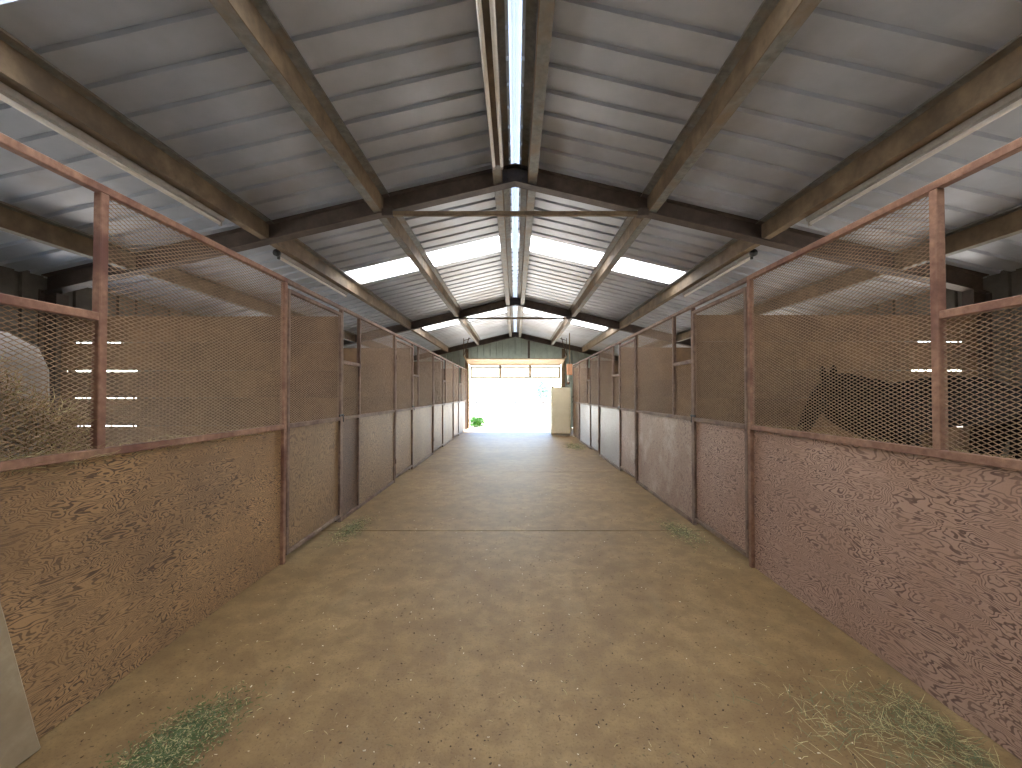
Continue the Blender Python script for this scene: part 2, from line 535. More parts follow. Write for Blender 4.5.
# ------------------------------------------------------------------ roof frames
RD, FL = 0.235, 0.15
names = ['near', 'middle', 'far']
for i, y in enumerate(RAFTERS):
    lab = ['dark brown steel roof rafter spanning the aisle nearest the camera',
           'dark brown steel roof rafter between the two bright skylight rows',
           'dark brown steel end rafter along the top of the pale green gable wall'][i]
    t = thing('rafter', (0, y, 0), lab, 'beam', 'steel roof rafters')
    top = RIDGE - 0.005
    for nm, zo, th, wid in (('web', 0.0, RD, 0.012), ('flange', 0.0, 0.014, FL), ('flange', RD - 0.014, 0.014, FL)):
        m2 = MB()
        xe = HALF - 0.05
        zt, ze = top - zo, top - zo - SLOPE * xe
        pts = [(-xe, ze), (0, zt), (xe, ze), (xe, ze - th), (0, zt - th), (-xe, ze - th)]
        m2.poly_y(pts, y - wid / 2, y + wid / 2)
        m2.build(nm, M['beam'], t)
    # columns at the outer ends
    for s in (-1, 1):
        m2 = MB()
        zc = roof_z(xe) - RD - 0.01
        xc = s * (HALF - 0.13)
        m2.box(xc - .11, xc + .11, y - .006, y + .006, 0, zc + .06)
        m2.box(xc - .117, xc - .105, y - .07, y + .07, 0, zc + .05)
        m2.box(xc + .105, xc + .117, y - .07, y + .07, 0, zc - .0)
        m2.build('column', M['beam'], t)
    m2 = MB()
    m2.box(-.16, .16, y - .014, y + .014, top - RD + .012, top - .06)
    for sx in (-.1, .1):
        for sz in (.07, .17):
            m2.tube([(sx, y - .03, top - sz), (sx, y + .03, top - sz)], .012, 6)
    m2.build('splice_plate', M['beam'], t)

# horizontal tie bars under the first two rafters
for i, y in enumerate(RAFTERS[:2]):
    t = thing('tie_bar', (0, y - .02, 3.96), ['long brown tie bar across the aisle below the nearest rafter', 'far brown tie bar across the aisle below the second rafter'][i], 'beam', 'tie bars')
    m2 = MB(); zt = 3.985
    m2.bar((-1.66, y - .05, zt), (1.66, y - .05, zt), .05, .055)
    m2.build('bar', M['dust_web'], t, bevel=.004)
    for s in (-1, 1):
        m2 = MB(); m2.box(s * 1.58, s * 1.72, y - .085, y - .004, zt - .035, roof_z(1.65) - RD + .03)
        m2.build('end_plate', M['beam'], t, bevel=.003)

# Z purlins between the rafters
bays = [(Y0, RAFTERS[0]), (RAFTERS[0], RAFTERS[1]), (RAFTERS[1], RAFTERS[2])]
PD = 0.205
rows = [(0.17, 'ridge', 0.11), (1.73, 'middle', 0.115), (3.22, 'lower', 0.10), (4.95, 'outer', 0.10)]
for bi, (ya, yb) in enumerate(bays):
    ya += 0.008; yb -= 0.008
    for s in (-1, 1):
        for px, rn, fw in rows:
            sd = 'left' if s < 0 else 'right'
            where = ['before the nearest rafter', 'between the two skylit rafters', 'beside the far gable wall'][bi]
            lb = {'ridge': 'slim ridge purlin %s of the white ridge strip %s' % (sd, where),
                  'middle': 'dusty brown roof purlin halfway up the %s slope %s' % (sd, where),
                  'lower': 'deep dusty purlin low on the %s slope carrying lamps %s' % (sd, where),
                  'outer': 'dark roof purlin over the %s stalls %s' % (sd, where)}[rn]
            if rn == 'lower' and bi == 2:
                lb = 'deep dusty roof purlin low on the %s slope %s' % (sd, where)
            t = thing('purlin', (s * px, (ya + yb) / 2, roof_z(px) - PD), lb, 'beam', 'roof purlins')
            zt = roof_z(px) - .006
            m2 = MB(); m2.box(s * px - .004, s * px + .004, ya, yb, zt - PD, zt - .001); m2.build('web', M['dust_web'], t)
            # bottom flange points to the eave with a turned lip, top flange points to the ridge
            m2 = MB()
            xo = s * (px + fw)
            m2.poly_y([(s * (px + .004), zt - PD), (xo, zt - PD), (xo, zt - PD + .022), (s * (px + fw - .004), zt - PD + .022), (s * (px + fw - .004), zt - PD + .004), (s * (px + .004), zt - PD + .004)], ya, yb)
            m2.build('bottom_flange', M['galv'] if rn != 'lower' else M['dust_web'], t)
            m2 = MB()
            xi = s * max(px - fw * .8, .075)
            a = SLOPE * abs(s * px - xi)
            m2.poly_y([(s * (px - .004), zt), (xi, zt + a), (xi, zt + a - .02), (xi + s * .004, zt + a - .02), (xi + s * .004, zt + a - .005), (s * (px - .004), zt - .004)], ya, yb)
            m2.build('top_flange', M['galv'], t)

# ------------------------------------------------------------------ expanded metal
def expanded_data(name, width, height, L=0.052, Sd=0.0235, w=0.0035, th=0.0028):
    ni = max(2, round(width / (L / 2))); nj = max(2, round(height / (Sd / 2)))
    du, dv = width / ni, height / nj
    vs, fs = [], []
    ln = math.hypot(du, dv)
    for i in range(ni):
        for j in range(nj):
            if (i + j) % 2 == 0:
                a = (i * du, j * dv); b = ((i + 1) * du, (j + 1) * dv)
            else:
                a = (i * du, (j + 1) * dv); b = ((i + 1) * du, j * dv)
            dx, dy = (b[0] - a[0]) / ln, (b[1] - a[1]) / ln
            nx, ny = -dy * w / 2, dx * w / 2
            k = len(vs)
            for (u, v) in (a, b):
                u0, v0 = u - width / 2, v
                vs += [(-th / 2, u0 - nx, v0 - ny), (th / 2, u0 - nx, v0 - ny), (th / 2, u0 + nx, v0 + ny), (-th / 2, u0 + nx, v0 + ny)]
            for q in range(4):
                r = (q + 1) % 4
                fs.append((k + q, k + r, k + 4 + r, k + 4 + q))
    me = bpy.data.meshes.new(name)
    me.from_pydata(vs, [], fs)
    me.materials.append(M['mesh'])
    me.update()
    return me
BIG_W, BIG_H = 1.70, RAIL_T - TB - MID_T
DOOR_W, DOOR_H = 1.12, 1.345 - 0.06
FEED_W, FEED_H = 0.54, 2.045 - MID_T
ME_BIG = expanded_data('wide_expanded_metal', BIG_W, BIG_H)
ME_DOOR = expanded_data('door_expanded_metal', DOOR_W, DOOR_H)
ME_FEED = expanded_data('short_expanded_metal', FEED_W, FEED_H)

def mesh_panel(me, base_w, x, ya, yb, z, parent, base_h=None, h=None):
    o = bpy.data.objects.new('mesh_panel', me)
    COL.objects.link(o)
    o.parent = parent
    o.location = Vector((x, (ya + yb) / 2, z)) - wloc(parent)
    o.scale = (1, (yb - ya) / base_w, (h / base_h) if h else 1)
    return o

# ------------------------------------------------------------------ stall fronts and doors
# per side: (door start, door end, feed opening end, next door start)
BAY = {-1: [(0.40, 1.62, 2.150, 3.93), (3.93, 5.17, 5.76, 7.49), (7.49, 8.77, 9.28, 10.99), (10.99, 12.46, 12.93, 14.57), (14.57, 15.9, 16.7, 18.2)],
       1: [(0.36, 1.58, 2.110, 3.86), (3.86, 5.05, 5.66, 7.46), (7.46, 8.60, 9.20, 10.76), (10.76, 11.98, 12.5, 14.05), (14.05, 15.45, 15.45, 15.45)]}
ordn = ['nearest', 'second', 'third', 'fourth', 'fifth']
front_label = {
    (-1, 0): 'nearest left stall front of rusty red steel with wide mesh over worn brown plywood',
    (-1, 1): 'second left stall front, rusty frame with mesh over tan plywood and a dark feed panel',
    (-1, 2): 'third left stall front from the camera, brown frame over pale tan plywood',
    (-1, 3): 'fourth left stall front from the camera, small and tan, mesh above plywood',
    (-1, 4): 'farthest left stall front, ending beside the bright open doorway',
    (1, 0): 'nearest right stall front of rusty red steel with mesh before the dark horse',
    (1, 1): 'second right stall front, pinkish worn plywood under mesh with an open feed gap',
    (1, 2): 'third right stall front from the camera, plywood with painted pale skylight sheen under mesh',
    (1, 3): 'farthest right stall front from the camera, narrow plywood with painted sheen under mesh'}
door_label = {
    (-1, 1): 'nearest left stall door, rusty steel frame with mesh over rough plywood',
    (-1, 2): 'second left stall door from the camera, tan plywood with a rounded upper corner',
    (-1, 3): 'third left stall door from the camera, narrow grey brown',
    (-1, 4): 'farthest left stall door, narrow and pale beside the doorway light',
    (1, 1): 'nearest right stall door, rusty steel frame with mesh over swirled shiny plywood',
    (1, 2): 'second right stall door from the camera, pinkish plywood under mesh',
    (1, 3): 'third right stall door from the camera, plywood with painted sheen under mesh',
    (1, 4): 'farthest right stall door, orange brown plywood beside the cream refrigerator'}
LOW = {(-1, 0): 'ply_near_left', (-1, 1): 'ply_tan', (-1, 2): 'ply_tan', (-1, 3): 'ply_tan', (-1, 4): 'ply_dark',
       (1, 0): 'ply_near_right', (1, 1): 'ply_red', (1, 2): 'ply_sheen', (1, 3): 'ply_sheen'}
DLOW = {(-1, 1): 'ply_tan', (-1, 2): 'ply_tan', (-1, 3): 'ply_tan', (-1, 4): 'ply_red',
        (1, 1): 'ply_near_right', (1, 2): 'ply_red', (1, 3): 'ply_sheen', (1, 4): 'ply_tan'}

def stall_front(s, k):
    d0, d1, fe, nx = BAY[s][k]
    st = M['rust'] if k == 0 else M['rust_dark']
    X = s * WL
    xi = s * (WL + TB)               # back of tubes
    a, b = d1, nx                    # this front runs from the door end to the next door
    t = thing('stall_fence', (X, (a + b) / 2, 0), front_label[(s, k)], 'stall front', 'stall fronts on the %s' % ('left' if s < 0 else 'right'))
    ra = d0 if k > 0 else a          # its top rail carries on over the door
    m2 = MB(); m2.box(X, xi, ra, b - .001, RAIL_T - TB, RAIL_T); m2.build('top_rail', st, t, bevel=.004)
    m2 = MB(); m2.box(X, xi, a + TB, b - TB, MID_T - TB, MID_T); m2.build('mid_rail', st, t, bevel=.004)
    # posts: door-side post, feed post, far post
    for (py, z0, z1) in ((a, 0.0, RAIL_T - TB), (b - TB, 0.0, RAIL_T - TB)):
        m2 = MB(); m2.box(X, xi, py, py + TB, z0, z1); m2.build('post', st, t, bevel=.004)
    m2 = MB(); m2.box(X, xi, fe, fe + TB, MID_T, RAIL_T - TB); m2.build('post', st, t, bevel=.004)
    m2 = MB(); m2.box(X, xi, a + TB, fe, 2.045, 2.09); m2.build('feed_bar', st, t, bevel=.004)
    if k > 0:
        m2 = MB(); m2.box(X + s * .004, xi, a + TB, b - TB, 0.004, 0.05); m2.build('bottom_rail', M['rust_dark'], t, bevel=.004)
    xm = s * (WL + TB * .55)
    mesh_panel(ME_BIG, BIG_W, xm, fe + TB, b - TB, MID_T, t)
    mesh_panel(ME_FEED, FEED_W, xm, a + TB, fe, MID_T, t)
    # plywood below the mid rail
    xa, xb = s * (WL + .030), s * (WL + .044)
    key = LOW[(s, k)]
    if (s, k) == (-1, 1):
        m2 = MB(); m2.box(xa, xb, a + TB, fe, .03, MID_T - .02); tag(m2.build('plywood', M['ply_dark'], t, bevel=.002), 'dark old plywood below the feed gap')
        m2 = MB(); m2.box(xa - s * .012, xb, fe + .002, b - TB, .03, MID_T - .02); m2.build('plywood', M[key], t, bevel=.002)
        m2 = MB(); m2.box(X + s * .005, xi, fe, fe + .03, .05, MID_T - TB); m2.build('post', st, t, bevel=.003)
    else:
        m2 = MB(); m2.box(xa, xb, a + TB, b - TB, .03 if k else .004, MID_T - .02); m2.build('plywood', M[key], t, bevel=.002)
    return t

def stall_door(s, k):
    d0, d1, fe, nx = BAY[s][k]
    st = M['rust'] if k == 0 else M['rust_dark']
    g = .006
    ya, yb = d0 + g, d1 - g
    X = s * (WL - .006); xi = s * (WL + .036)
    ztop = RAIL_T - .095
    t = thing('stall_gate', (X, ya, .07), door_label[(s, k)], 'door', 'stall doors on the %s' % ('left' if s < 0 else 'right'))
    w = .04
    stiles = []
    for (py) in (ya, yb - w):
        m2 = MB(); m2.box(X, xi, py, py + w, .07, ztop); stile = m2.build('stile', st, t, bevel=.004)
        stiles.append(stile)
    for nm, z0 in (('top_rail', ztop - w), ('mid_rail', MID_T - TB), ('bottom_rail', .07)):
        m2 = MB(); m2.box(X, xi, ya + w, yb - w, z0, z0 + (w if nm != 'mid_rail' else TB)); m2.build(nm, st, t, bevel=.004)
    xm = s * (WL + .018)
    hh = ztop - w - MID_T
    mesh_panel(ME_DOOR, DOOR_W, xm, ya + w, yb - w, MID_T, t, DOOR_H, hh)
    xa, xb = s * (WL + .020), s * (WL + .034)
    m2 = MB()
    if (s, k) == (-1, 2):
        r = .09; y2, z2 = yb - w, MID_T - TB
        pts = [(ya + w, .11), (y2, .11)] + [(y2 - r + r * math.cos(q * math.pi / 12), z2 - r + r * math.sin(q * math.pi / 12)) for q in range(7)] + [(ya + w, z2)]
        m2.poly_x(pts, xa, xb)
    else:
        m2.box(xa, xb, ya + w, yb - w, .11, MID_T - TB)
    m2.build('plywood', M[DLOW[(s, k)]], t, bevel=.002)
    # slide latch near the feed side
    m2 = MB()
    yl = yb - .055
    m2.box(X - s * .012, X + s * .002, yl - .03, yl + .09, MID_T + .01, MID_T + .035)
    m2.tube([(X - s * .012, yl + .02, MID_T + .022), (X - s * .03, yl + .02, MID_T + .022), (X - s * .034, yl + .02, MID_T - .06)], .006, 7)
    m2.build('latch', M['black'], stiles[1])
    for hz in (.35, 2.3):
        m2 = MB(); m2.tube([(X - s * .004, ya - .002, hz), (X - s * .004, ya - .002, hz + .09)], .009, 8); m2.build('hinge', M['rust_dark'], stiles[0])
    return t

for s in (-1, 1):
    for k in range(5):
        if k > 0:
            stall_door(s, k)
        if not (s == 1 and k == 4):
            stall_front(s, k)
# end posts of both runs
t = thing('end_post', (-WL, 18.6, 0), 'steel end post of the left stall run beside the open doorway', 'post', 'end posts')
m2 = MB(); m2.box(-WL, -WL - TB, 18.55, 18.55 + TB, 0, RAIL_T); m2.build('post', M['rust_dark'], t, bevel=.004)
m2 = MB(); m2.box(-WL, -WL - TB, 18.21, 18.55, RAIL_T - TB, RAIL_T); m2.build('top_rail', M['rust_dark'], t, bevel=.004)
m2 = MB(); m2.box(-WL - .03, -WL - .044, 18.21, 18.55, .0, RAIL_T - TB - .02); m2.build('plywood', M['ply_tan'], t)
t = thing('end_post', (WL, 15.5, 0), 'pale steel end post of the right stall run behind the cream refrigerator', 'post', 'end posts')
m2 = MB(); m2.box(WL, WL + TB, 15.46, 15.46 + .05, 0, RAIL_T); m2.build('post', M['angle'], t, bevel=.004)
m2 = MB(); m2.box(WL, WL + TB, 14.05, 15.455, RAIL_T - TB, RAIL_T); m2.build('top_rail', M['rust_dark'], t, bevel=.004)
m2 = MB(); m2.box(WL - .02, WL, 15.46, 15.5, 1.49, 1.58); m2.build('latch', M['black'], t)

# ------------------------------------------------------------------ stall partitions of wide boards
JO = [0.0, 0.175, 0.53, 0.885, 1.24, 1.60, 1.955, 2.32, 2.66]
for s in (-1, 1):
    for i, py in enumerate(PARTS_Y[s]):
        if i == 0: continue
        sd = 'left' if s < 0 else 'right'
        lb = '%s brown board partition behind the %s stall fronts' % (['', 'first', 'second', 'third', 'last'][i], sd)
        t = thing('stall_partition', (s * 4.1, py, 0), lb, 'partition', 'stall partitions')
        x0, x1 = s * (WL + .06), s * (HALF - .27)
        rnd = random.Random(i * 7 + (s > 0))
        for j in range(len(JO) - 1):
            gap = .003
            m2 = MB()
            z0, z1 = JO[j] + gap, JO[j + 1] - gap
            # the board tops taper slightly towards the outer end, leaving a slit of daylight there
            tap = [0, 0, .0, .008, .006, .014, .007, 0][j] * (1.0 if s < 0 else .8)
            xs0, xs1 = s * (HALF - 1.75), x1
            if tap:
                m2.poly_y([(x0, z0), (xs0, z0), (x1, z0), (x1, z1 - tap), (xs0 + (xs1 - xs0) * .35, z1 - tap), (xs0, z1), (x0, z1)], py - .019, py + .019)
            else:
                m2.box(x0, x1, py - .019, py + .019, z0, z1)
            m2.build('board', M['board'], t)
        for xx in (x0 + s * .01, s * 4.2, x1 - s * .1):
            m2 = MB(); m2.box(xx, xx + s * .05, py + .019, py + .07, 0, 2.66); m2.build('upright', M['rust_dark'], t)

# ------------------------------------------------------------------ lamps under the roof
def strip_light(name_label, x, z, y0, y1, two=False, tilt=0, dark_end=False):
    t = thing('fluorescent_light', (x, (y0 + y1) / 2, z), name_label, 'light', 'long unlit fluorescent lights')
    m2 = MB()
    hw = .065 if two else .042
    m2.poly_y([(x - hw, z + .05), (x + hw, z + .05), (x + hw * .75, z + .0), (x - hw * .75, z + .0)], y0, y1)
    m2.build('housing', M['white_metal'] if not two else M['dust_web'], t)
    for dx in ((-.045, .045) if two else (0,)):
        m2 = MB(); m2.tube([(x + dx, y0 + .03, z - .028), (x + dx, y1 - .03, z - .028)], .019, 12); m2.build('tube', M['white_tube'], t)
        for yy in (y0 + .015, y1 - .015):
            m2 = MB(); m2.box(x + dx - .016, x + dx + .016, yy - .014, yy + .014, z - .055, z + .002); m2.build('lamp_holder', M['white_metal'] if yy > y0 + .1 or not dark_end else M['black'], t, bevel=.003)
    for yy in (y0 + .4, y1 - .4):
        m2 = MB(); m2.box(x - .012, x + .012, yy - .012, yy + .012, z + .05, roof_z(x) - .03 if not two else z + .09); m2.build('hanger', M['galv'], t)
    if dark_end:
        m2 = MB(); m2.tube([(x, y0 - .05, z + .02), (x, y0 + .0, z + .02)], [.05, .045], 12); m2.build('junction_box', M['black'], t)
LZ = roof_z(3.33) - PD - .02
for s in (-1, 1):
    sd = 'left' if s < 0 else 'right'
    strip_light('nearest unlit tube light under the %s lower purlin, before the first rafter' % sd, s * 3.372, LZ, 2.12, 4.56)
    strip_light('farther unlit tube light under the %s lower purlin, past the first rafter' % sd, s * 3.372, LZ, 5.66, 7.95, dark_end=True)
strip_light('twin cream unlit tube light along the left of the roof ridge', -.20, RIDGE - .335, 2.15, 4.60, two=True)

# ------------------------------------------------------------------ gable framing and overhead door
for i, (x, w_, z0) in enumerate(((-2.33, .16, 0), (2.33, .16, 0), (.66, .10, DH))):
    t = thing('gable_post', (x, Y1 - .07, z0), ['brown steel post left of the open doorway', 'brown steel post right of the open doorway', 'slim dark post above the overhead door on the gable wall'][i], 'post', 'gable wall posts')
    m2 = MB()
    zt = roof_z(x) - RD - .02
    m2.box(x - w_ / 2, x + w_ / 2, Y1 - .13, Y1 - .118, z0, zt)
    m2.build('flange', M['dust_web'] if i < 2 else M['beam'], t)
    m2 = MB(); m2.box(x - .006, x + .006, Y1 - .118, Y1 - .02, z0, zt); m2.build('web', M['beam'], t)
t = thing('overhead_door', (0, 19.1, 2.4), 'raised overhead door with three glowing white panels above the far doorway', 'door')
yd = 19.10
zb, zt = 2.40, 2.98
m2 = MB()
xs = [-2.12, -.71, .71, 2.12]
for x in xs:
    m2.box(x - .045, x + .045, yd - .03, yd + .02, zb, zt)
m2.box(-2.165, 2.165, yd - .03, yd + .02, zb, zb + .07)
m2.box(-2.165, 2.165, yd - .03, yd + .02, zt - .07, zt)
lsec = m2.build('lower_section', M['angle'], t, bevel=.004)
for i in range(3):
    m2 = MB(); m2.box(xs[i] + .045, xs[i + 1] - .045, yd - .012, yd + .004, zb + .07, zt - .07); m2.build('panel', M['door_panel'], lsec)
# second section tipping back into the track
m2 = MB()
A, B = Vector((0, yd, 3.02)), Vector((0, 17.75, 3.21))
for x in xs:
    m2.bar((x, A.y, A.z), (x, B.y, B.z), .09, .05)
for P in (A, B):
    m2.bar((-2.165, P.y, P.z), (2.165, P.y, P.z), .07, .05)
usec = m2.build('upper_section', M['angle'], t, bevel=.004)
for i in range(3):
    m2 = MB(); xm_ = (xs[i] + xs[i + 1]) / 2
    m2.bar((xm_, A.y - .03, A.z + .005), (xm_, B.y + .03, B.z + .005), xs[i + 1] - xs[i] - .09, .012)
    m2.build('panel', M['angle'], usec)
for x in (-.71, .71):
    m2 = MB(); m2.box(x - .06, x + .06, yd - .06, yd - .03, 2.9, 3.05); m2.build('hinge', M['white_metal'], t, bevel=.004)
for s in (-1, 1):
    m2 = MB()
    m2.tube([(s * 2.22, yd, 0.0), (s * 2.22, yd, 2.85), (s * 2.22, yd - .08, 3.0), (s * 2.22, yd - .3, 3.1), (s * 2.22, 17.4, 3.3)], .03, 8)
    m2.build('track', M['angle'], t)
    m2 = MB()
    m2.bar((s * 2.25, 17.45, 3.28), (s * 2.25, 17.45, roof_z(2.25) - .02), .03, .03, up=(1, 0, 0))
    m2.bar((s * 2.25, 17.45, 3.3), (s * 2.02, 17.45, roof_z(2.02) - .04), .03, .03, up=(0, 1, 0))
    m2.bar((s * 2.25, 17.45, roof_z(2.25) - .12), (s * 1.95, 17.45, roof_z(1.95) - .10), .025, .025, up=(0, 1, 0))
    m2.build('hanger', M['dust_web'], t)

# ------------------------------------------------------------------ refrigerator
t = thing('refrigerator', (1.8, 15.7, 0), 'tall cream refrigerator standing right of the open doorway', 'refrigerator')
fx0, fx1, fy0, fy1, fh = 1.42, 2.18, 15.72, 16.42, 1.93
m2 = MB(); m2.box(fx0, fx1, fy0 + .07, fy1, .05, fh - .01); m2.build('body', M['grey_side'], t, bevel=.02)
m2 = MB(); m2.box(fx0 + .015, fx1, fy0, fy0 + .06, .09, fh - .02); fdoor = m2.build('door', M['cream'], t, bevel=.018)
m2 = MB(); m2.box(fx0 + .02, fx1 - .02, fy0 + .03, fy0 + .07, .0, .085); m2.build('kick_plate', M['grey_side'], t)
m2 = MB(); m2.box(fx0 + .0, fx0 + .12, fy0 + .005, fy0 + .11, fh - .02, fh + .035); m2.build('hinge_cover', M['grey_side'], t, bevel=.01)
m2 = MB(); m2.tube([(fx1 - .05, fy0, .75), (fx1 - .05, fy0 - .03, .78), (fx1 - .05, fy0 - .03, 1.1), (fx1 - .05, fy0, 1.13)], .011, 8); m2.build('handle', M['cream'], fdoor)
for xx in (fx0 + .06, fx1 - .06):
    for yy in (fy0 + .12, fy1 - .06):
        m2 = MB(); m2.tube([(xx, yy, 0), (xx, yy, .055)], .02, 8); m2.build('foot', M['black'], t)

# orange board and fitting above the refrigerator
t = thing('wall_box', (2.2, 16.1, 2.42), 'orange brown wooden box hung above the refrigerator beside the doorway', 'box')
m2 = MB(); m2.box(2.09, 2.3, 16.05, 16.25, 2.42, 2.86); m2.build('body', M['orange_wood'], t, bevel=.006)
m2 = MB(); m2.box(2.10, 2.29, 16.035, 16.05, 2.44, 2.84); m2.build('lid', M['orange_wood'], t, bevel=.004)
m2 = MB(); m2.box(2.18, 2.22, 16.15, 16.19, 2.86, roof_z(2.2) - .01); m2.build('hanger', M['dust_web'], t)
t = thing('pendant_lamp', (2.1, 16.3, 2.05), 'small white fitting with a dark red bottom hanging below the orange box', 'lamp')
m2 = MB(); m2.tube([(2.14, 16.12, 2.42), (2.14, 16.12, 2.3), (2.14, 16.12, 2.14)], [.02, .04, .045], 12); m2.build('socket', M['white_tube'], t)
m2 = MB(); m2.tube([(2.14, 16.12, 2.14), (2.14, 16.12, 2.11), (2.14, 16.12, 2.05), (2.14, 16.12, 2.02)], [.04, .065, .055, .02], 12); m2.build('shade', M['rust_dark'], t)

# ------------------------------------------------------------------ cream board at the left edge
t = thing('leaning_board', (-2.2, 1.45, 0), 'cream board with a slanting edge standing against the near left plywood', 'board')
m2 = MB(); m2.poly_x([(.75, 0.003), (1.885, 0.003), (1.865, .085), (1.745, .67), (1.62, 1.24), (.75, 1.24)], -2.232, -2.196); m2.build('panel', M['cream_board'], t, bevel=.008)
m2 = MB(); m2.poly_x([(.75, 1.241), (1.615, 1.241), (1.61, 1.275), (.75, 1.275)], -2.234, -2.19); m2.build('top_edge', M['cream_board'], t, bevel=.008)

# ------------------------------------------------------------------ hay feeder in the near left stall
t = thing('hay_feeder', (-2.72, 1.95, 0), 'dusty grey round-cornered tub holding hay behind the near left mesh', 'feeder')
m2 = MB()
def rrect(cx, cy, hx, hy, r, n=5):
    pts = []
    for q, (sx, sy) in enumerate(((1, 1), (-1, 1), (-1, -1), (1, -1))):
        for k in range(n + 1):
            a = math.pi / 2 * (q + k / n)
            pts.append((cx + sx * (hx - r) + r * math.cos(a), cy + sy * (hy - r) + r * math.sin(a)))
    return pts
rings = [(0.0, .24, .29), (.15, .25, .30), (1.55, .27, .33), (1.78, .265, .325), (1.90, .235, .29), (1.96, .17, .21), (1.985, .06, .08)]
vs = []; N = None
for z, hx, hy in rings:
    pr = rrect(-2.72, 1.86, hx, hy, min(hx, hy) * .55); N = len(pr)
    vs += [(x, y, z) for x, y in pr]
fs = [(i * N + k, i * N + (k + 1) % N, (i + 1) * N + (k + 1) % N, (i + 1) * N + k) for i in range(len(rings) - 1) for k in range(N)]
fs += [tuple(range(N - 1, -1, -1)), tuple((len(rings) - 1) * N + k for k in range(N))]
m2.add(vs, fs, 0, True); m2.build('tub', M['grey_tub'], t)
m2 = MB(); m2.tube([(x, y, 1.5) for x, y in rrect(-2.72, 1.86, .275, .335, .15)], .012, 6); m2.build('rim', M['grey_tub'], t)

def straws(name, mats, n, sampler, lmin, lmax, wd, label, cat, seed, tilt=.25, curl=.25, parent=None):
    rnd = random.Random(seed)
    mb = MB()
    for _ in range(n):
        p = Vector(sampler(rnd))
        L = rnd.uniform(lmin, lmax)
        a = rnd.uniform(0, 2 * math.pi)
        el = rnd.uniform(-.05, tilt)
        d = Vector((math.cos(a) * math.cos(el), math.sin(a) * math.cos(el), math.sin(el)))
        sd = Vector((-math.sin(a), math.cos(a), rnd.uniform(-.6, .6))).normalized()
        bend = Vector((-math.sin(a), math.cos(a), 0)) * rnd.uniform(-curl, curl) * L
        w = wd * rnd.uniform(.6, 1.3)
        p0 = p; p1 = p + d * L * .5 + bend * .5 + Vector((0, 0, rnd.uniform(0, .1) * L)); p2 = p + d * L + bend * .2
        up = d.cross(sd).normalized() * w * .45
        vs = []
        for q, ww in ((p0, w), (p1, w), (p2, w * .5)):
            vs += [q - sd * ww, q + sd * ww, q + up]
        for v in vs:
            if v.z < .002 and parent is None: v.z = .002 + rnd.random() * .002
        fs = [(0, 1, 4, 3), (1, 2, 5, 4), (2, 0, 3, 5), (3, 4, 7, 6), (4, 5, 8, 7), (5, 3, 6, 8), (0, 2, 1), (6, 7, 8)]
        mb.add(vs, fs, rnd.randrange(len(mats)))
    o = mb.build(name, mats, parent)
    if parent is None:
        tag(o, label, cat, None, 'stuff')
    return o

# hay heaped between the tub and the mesh
def hay_heap_sampler(r):
    y = r.uniform(1.62, 2.22)
    top = 1.82 - max(0, (y - 1.75)) * .75
    z = 1.05 + (top - 1.05) * r.random() ** .8
    return (r.uniform(-2.47, -2.33), y, z)
straws('hay_heap', [M['hay_brown'], M['hay_brown'], M['hay_pale']], 2600, hay_heap_sampler, .05, .16, .0022, 'brown loose hay heaped against the near left mesh beside the grey tub', 'hay', 3, 1.0, .4)
straws('rail_hay', [M['hay_brown'], M['hay_pale']], 420, lambda r: (-WL + r.uniform(-.02, .006), 1.62 + 2.1 * r.random() ** 1.7, 1.31 - abs(r.gauss(0, .02)) if r.random() < .6 else MID_T + .004), .03, .13, .0012, 'wisps of old hay caught along the near left mid rail', 'hay', 5, .4, .6)
straws('rail_hay', [M['hay_pale'], M['hay_brown']], 110, lambda r: (WL + r.uniform(-.004, .03), 1.62 + 2.1 * r.random(), MID_T + .004), .03, .11, .0011, 'few pale straws lying on the near right mid rail', 'hay', 6, .5, .6)

# ------------------------------------------------------------------ hay on the floor
def blob(cx, cy, ax, ay, ang=0):
    ca, sa = math.cos(ang), math.sin(ang)
    def f(r):
        u, v = r.gauss(0, .5) * ax, r.gauss(0, .5) * ay
        return (cx + u * ca - v * sa, cy + u * sa + v * ca, .003 + abs(r.gauss(0, .004)))
    return f
G, P_, Bn = M['hay_green'], M['hay_pale'], M['hay_brown']
straws('hay_scatter', [M['hay_leaf'], M['hay_leaf'], M['hay_leaf'], G, P_], 3600, blob(-1.60, 1.88, .17, .30, -.25), .006, .030, .0022, 'green hay crumbs on the floor at the near left', 'hay', 11)
straws('hay_scatter', [G, G, P_], 900, blob(-2.0, 4.9, .16, .42), .012, .04, .003, 'green hay crumbs at the foot of the nearest left stall door', 'hay', 12)
straws('hay_scatter', [G, G, P_], 900, blob(1.98, 4.8, .18, .42, .1), .012, .045, .003, 'green hay crumbs at the foot of the nearest right stall door', 'hay', 13)
straws('hay_scatter', [G, G, P_, P_], 1100, lambda r: (min(2.2, 2.08 - abs(r.gauss(0, .34)) + .08), 1.97 + r.gauss(0, .17), .003 + abs(r.gauss(0, .008))), .02, .12, .0013, 'loose pale hay stems strewn along the near right plywood', 'hay', 14, .3)
straws('hay_scatter', [G, P_], 800, blob(1.9, 12.6, .3, .9), .03, .08, .005, 'hay scattered on the floor before the far right stalls', 'hay', 15)
straws('chaff', [P_, Bn, Bn, P_, G], 900, lambda r: (r.uniform(-2.15, 2.15), 1.4 + 9 * r.random() ** 2, .003), .008, .045, .0013, 'sparse straw bits and chaff strewn over the concrete aisle', 'straw', 16, .15)

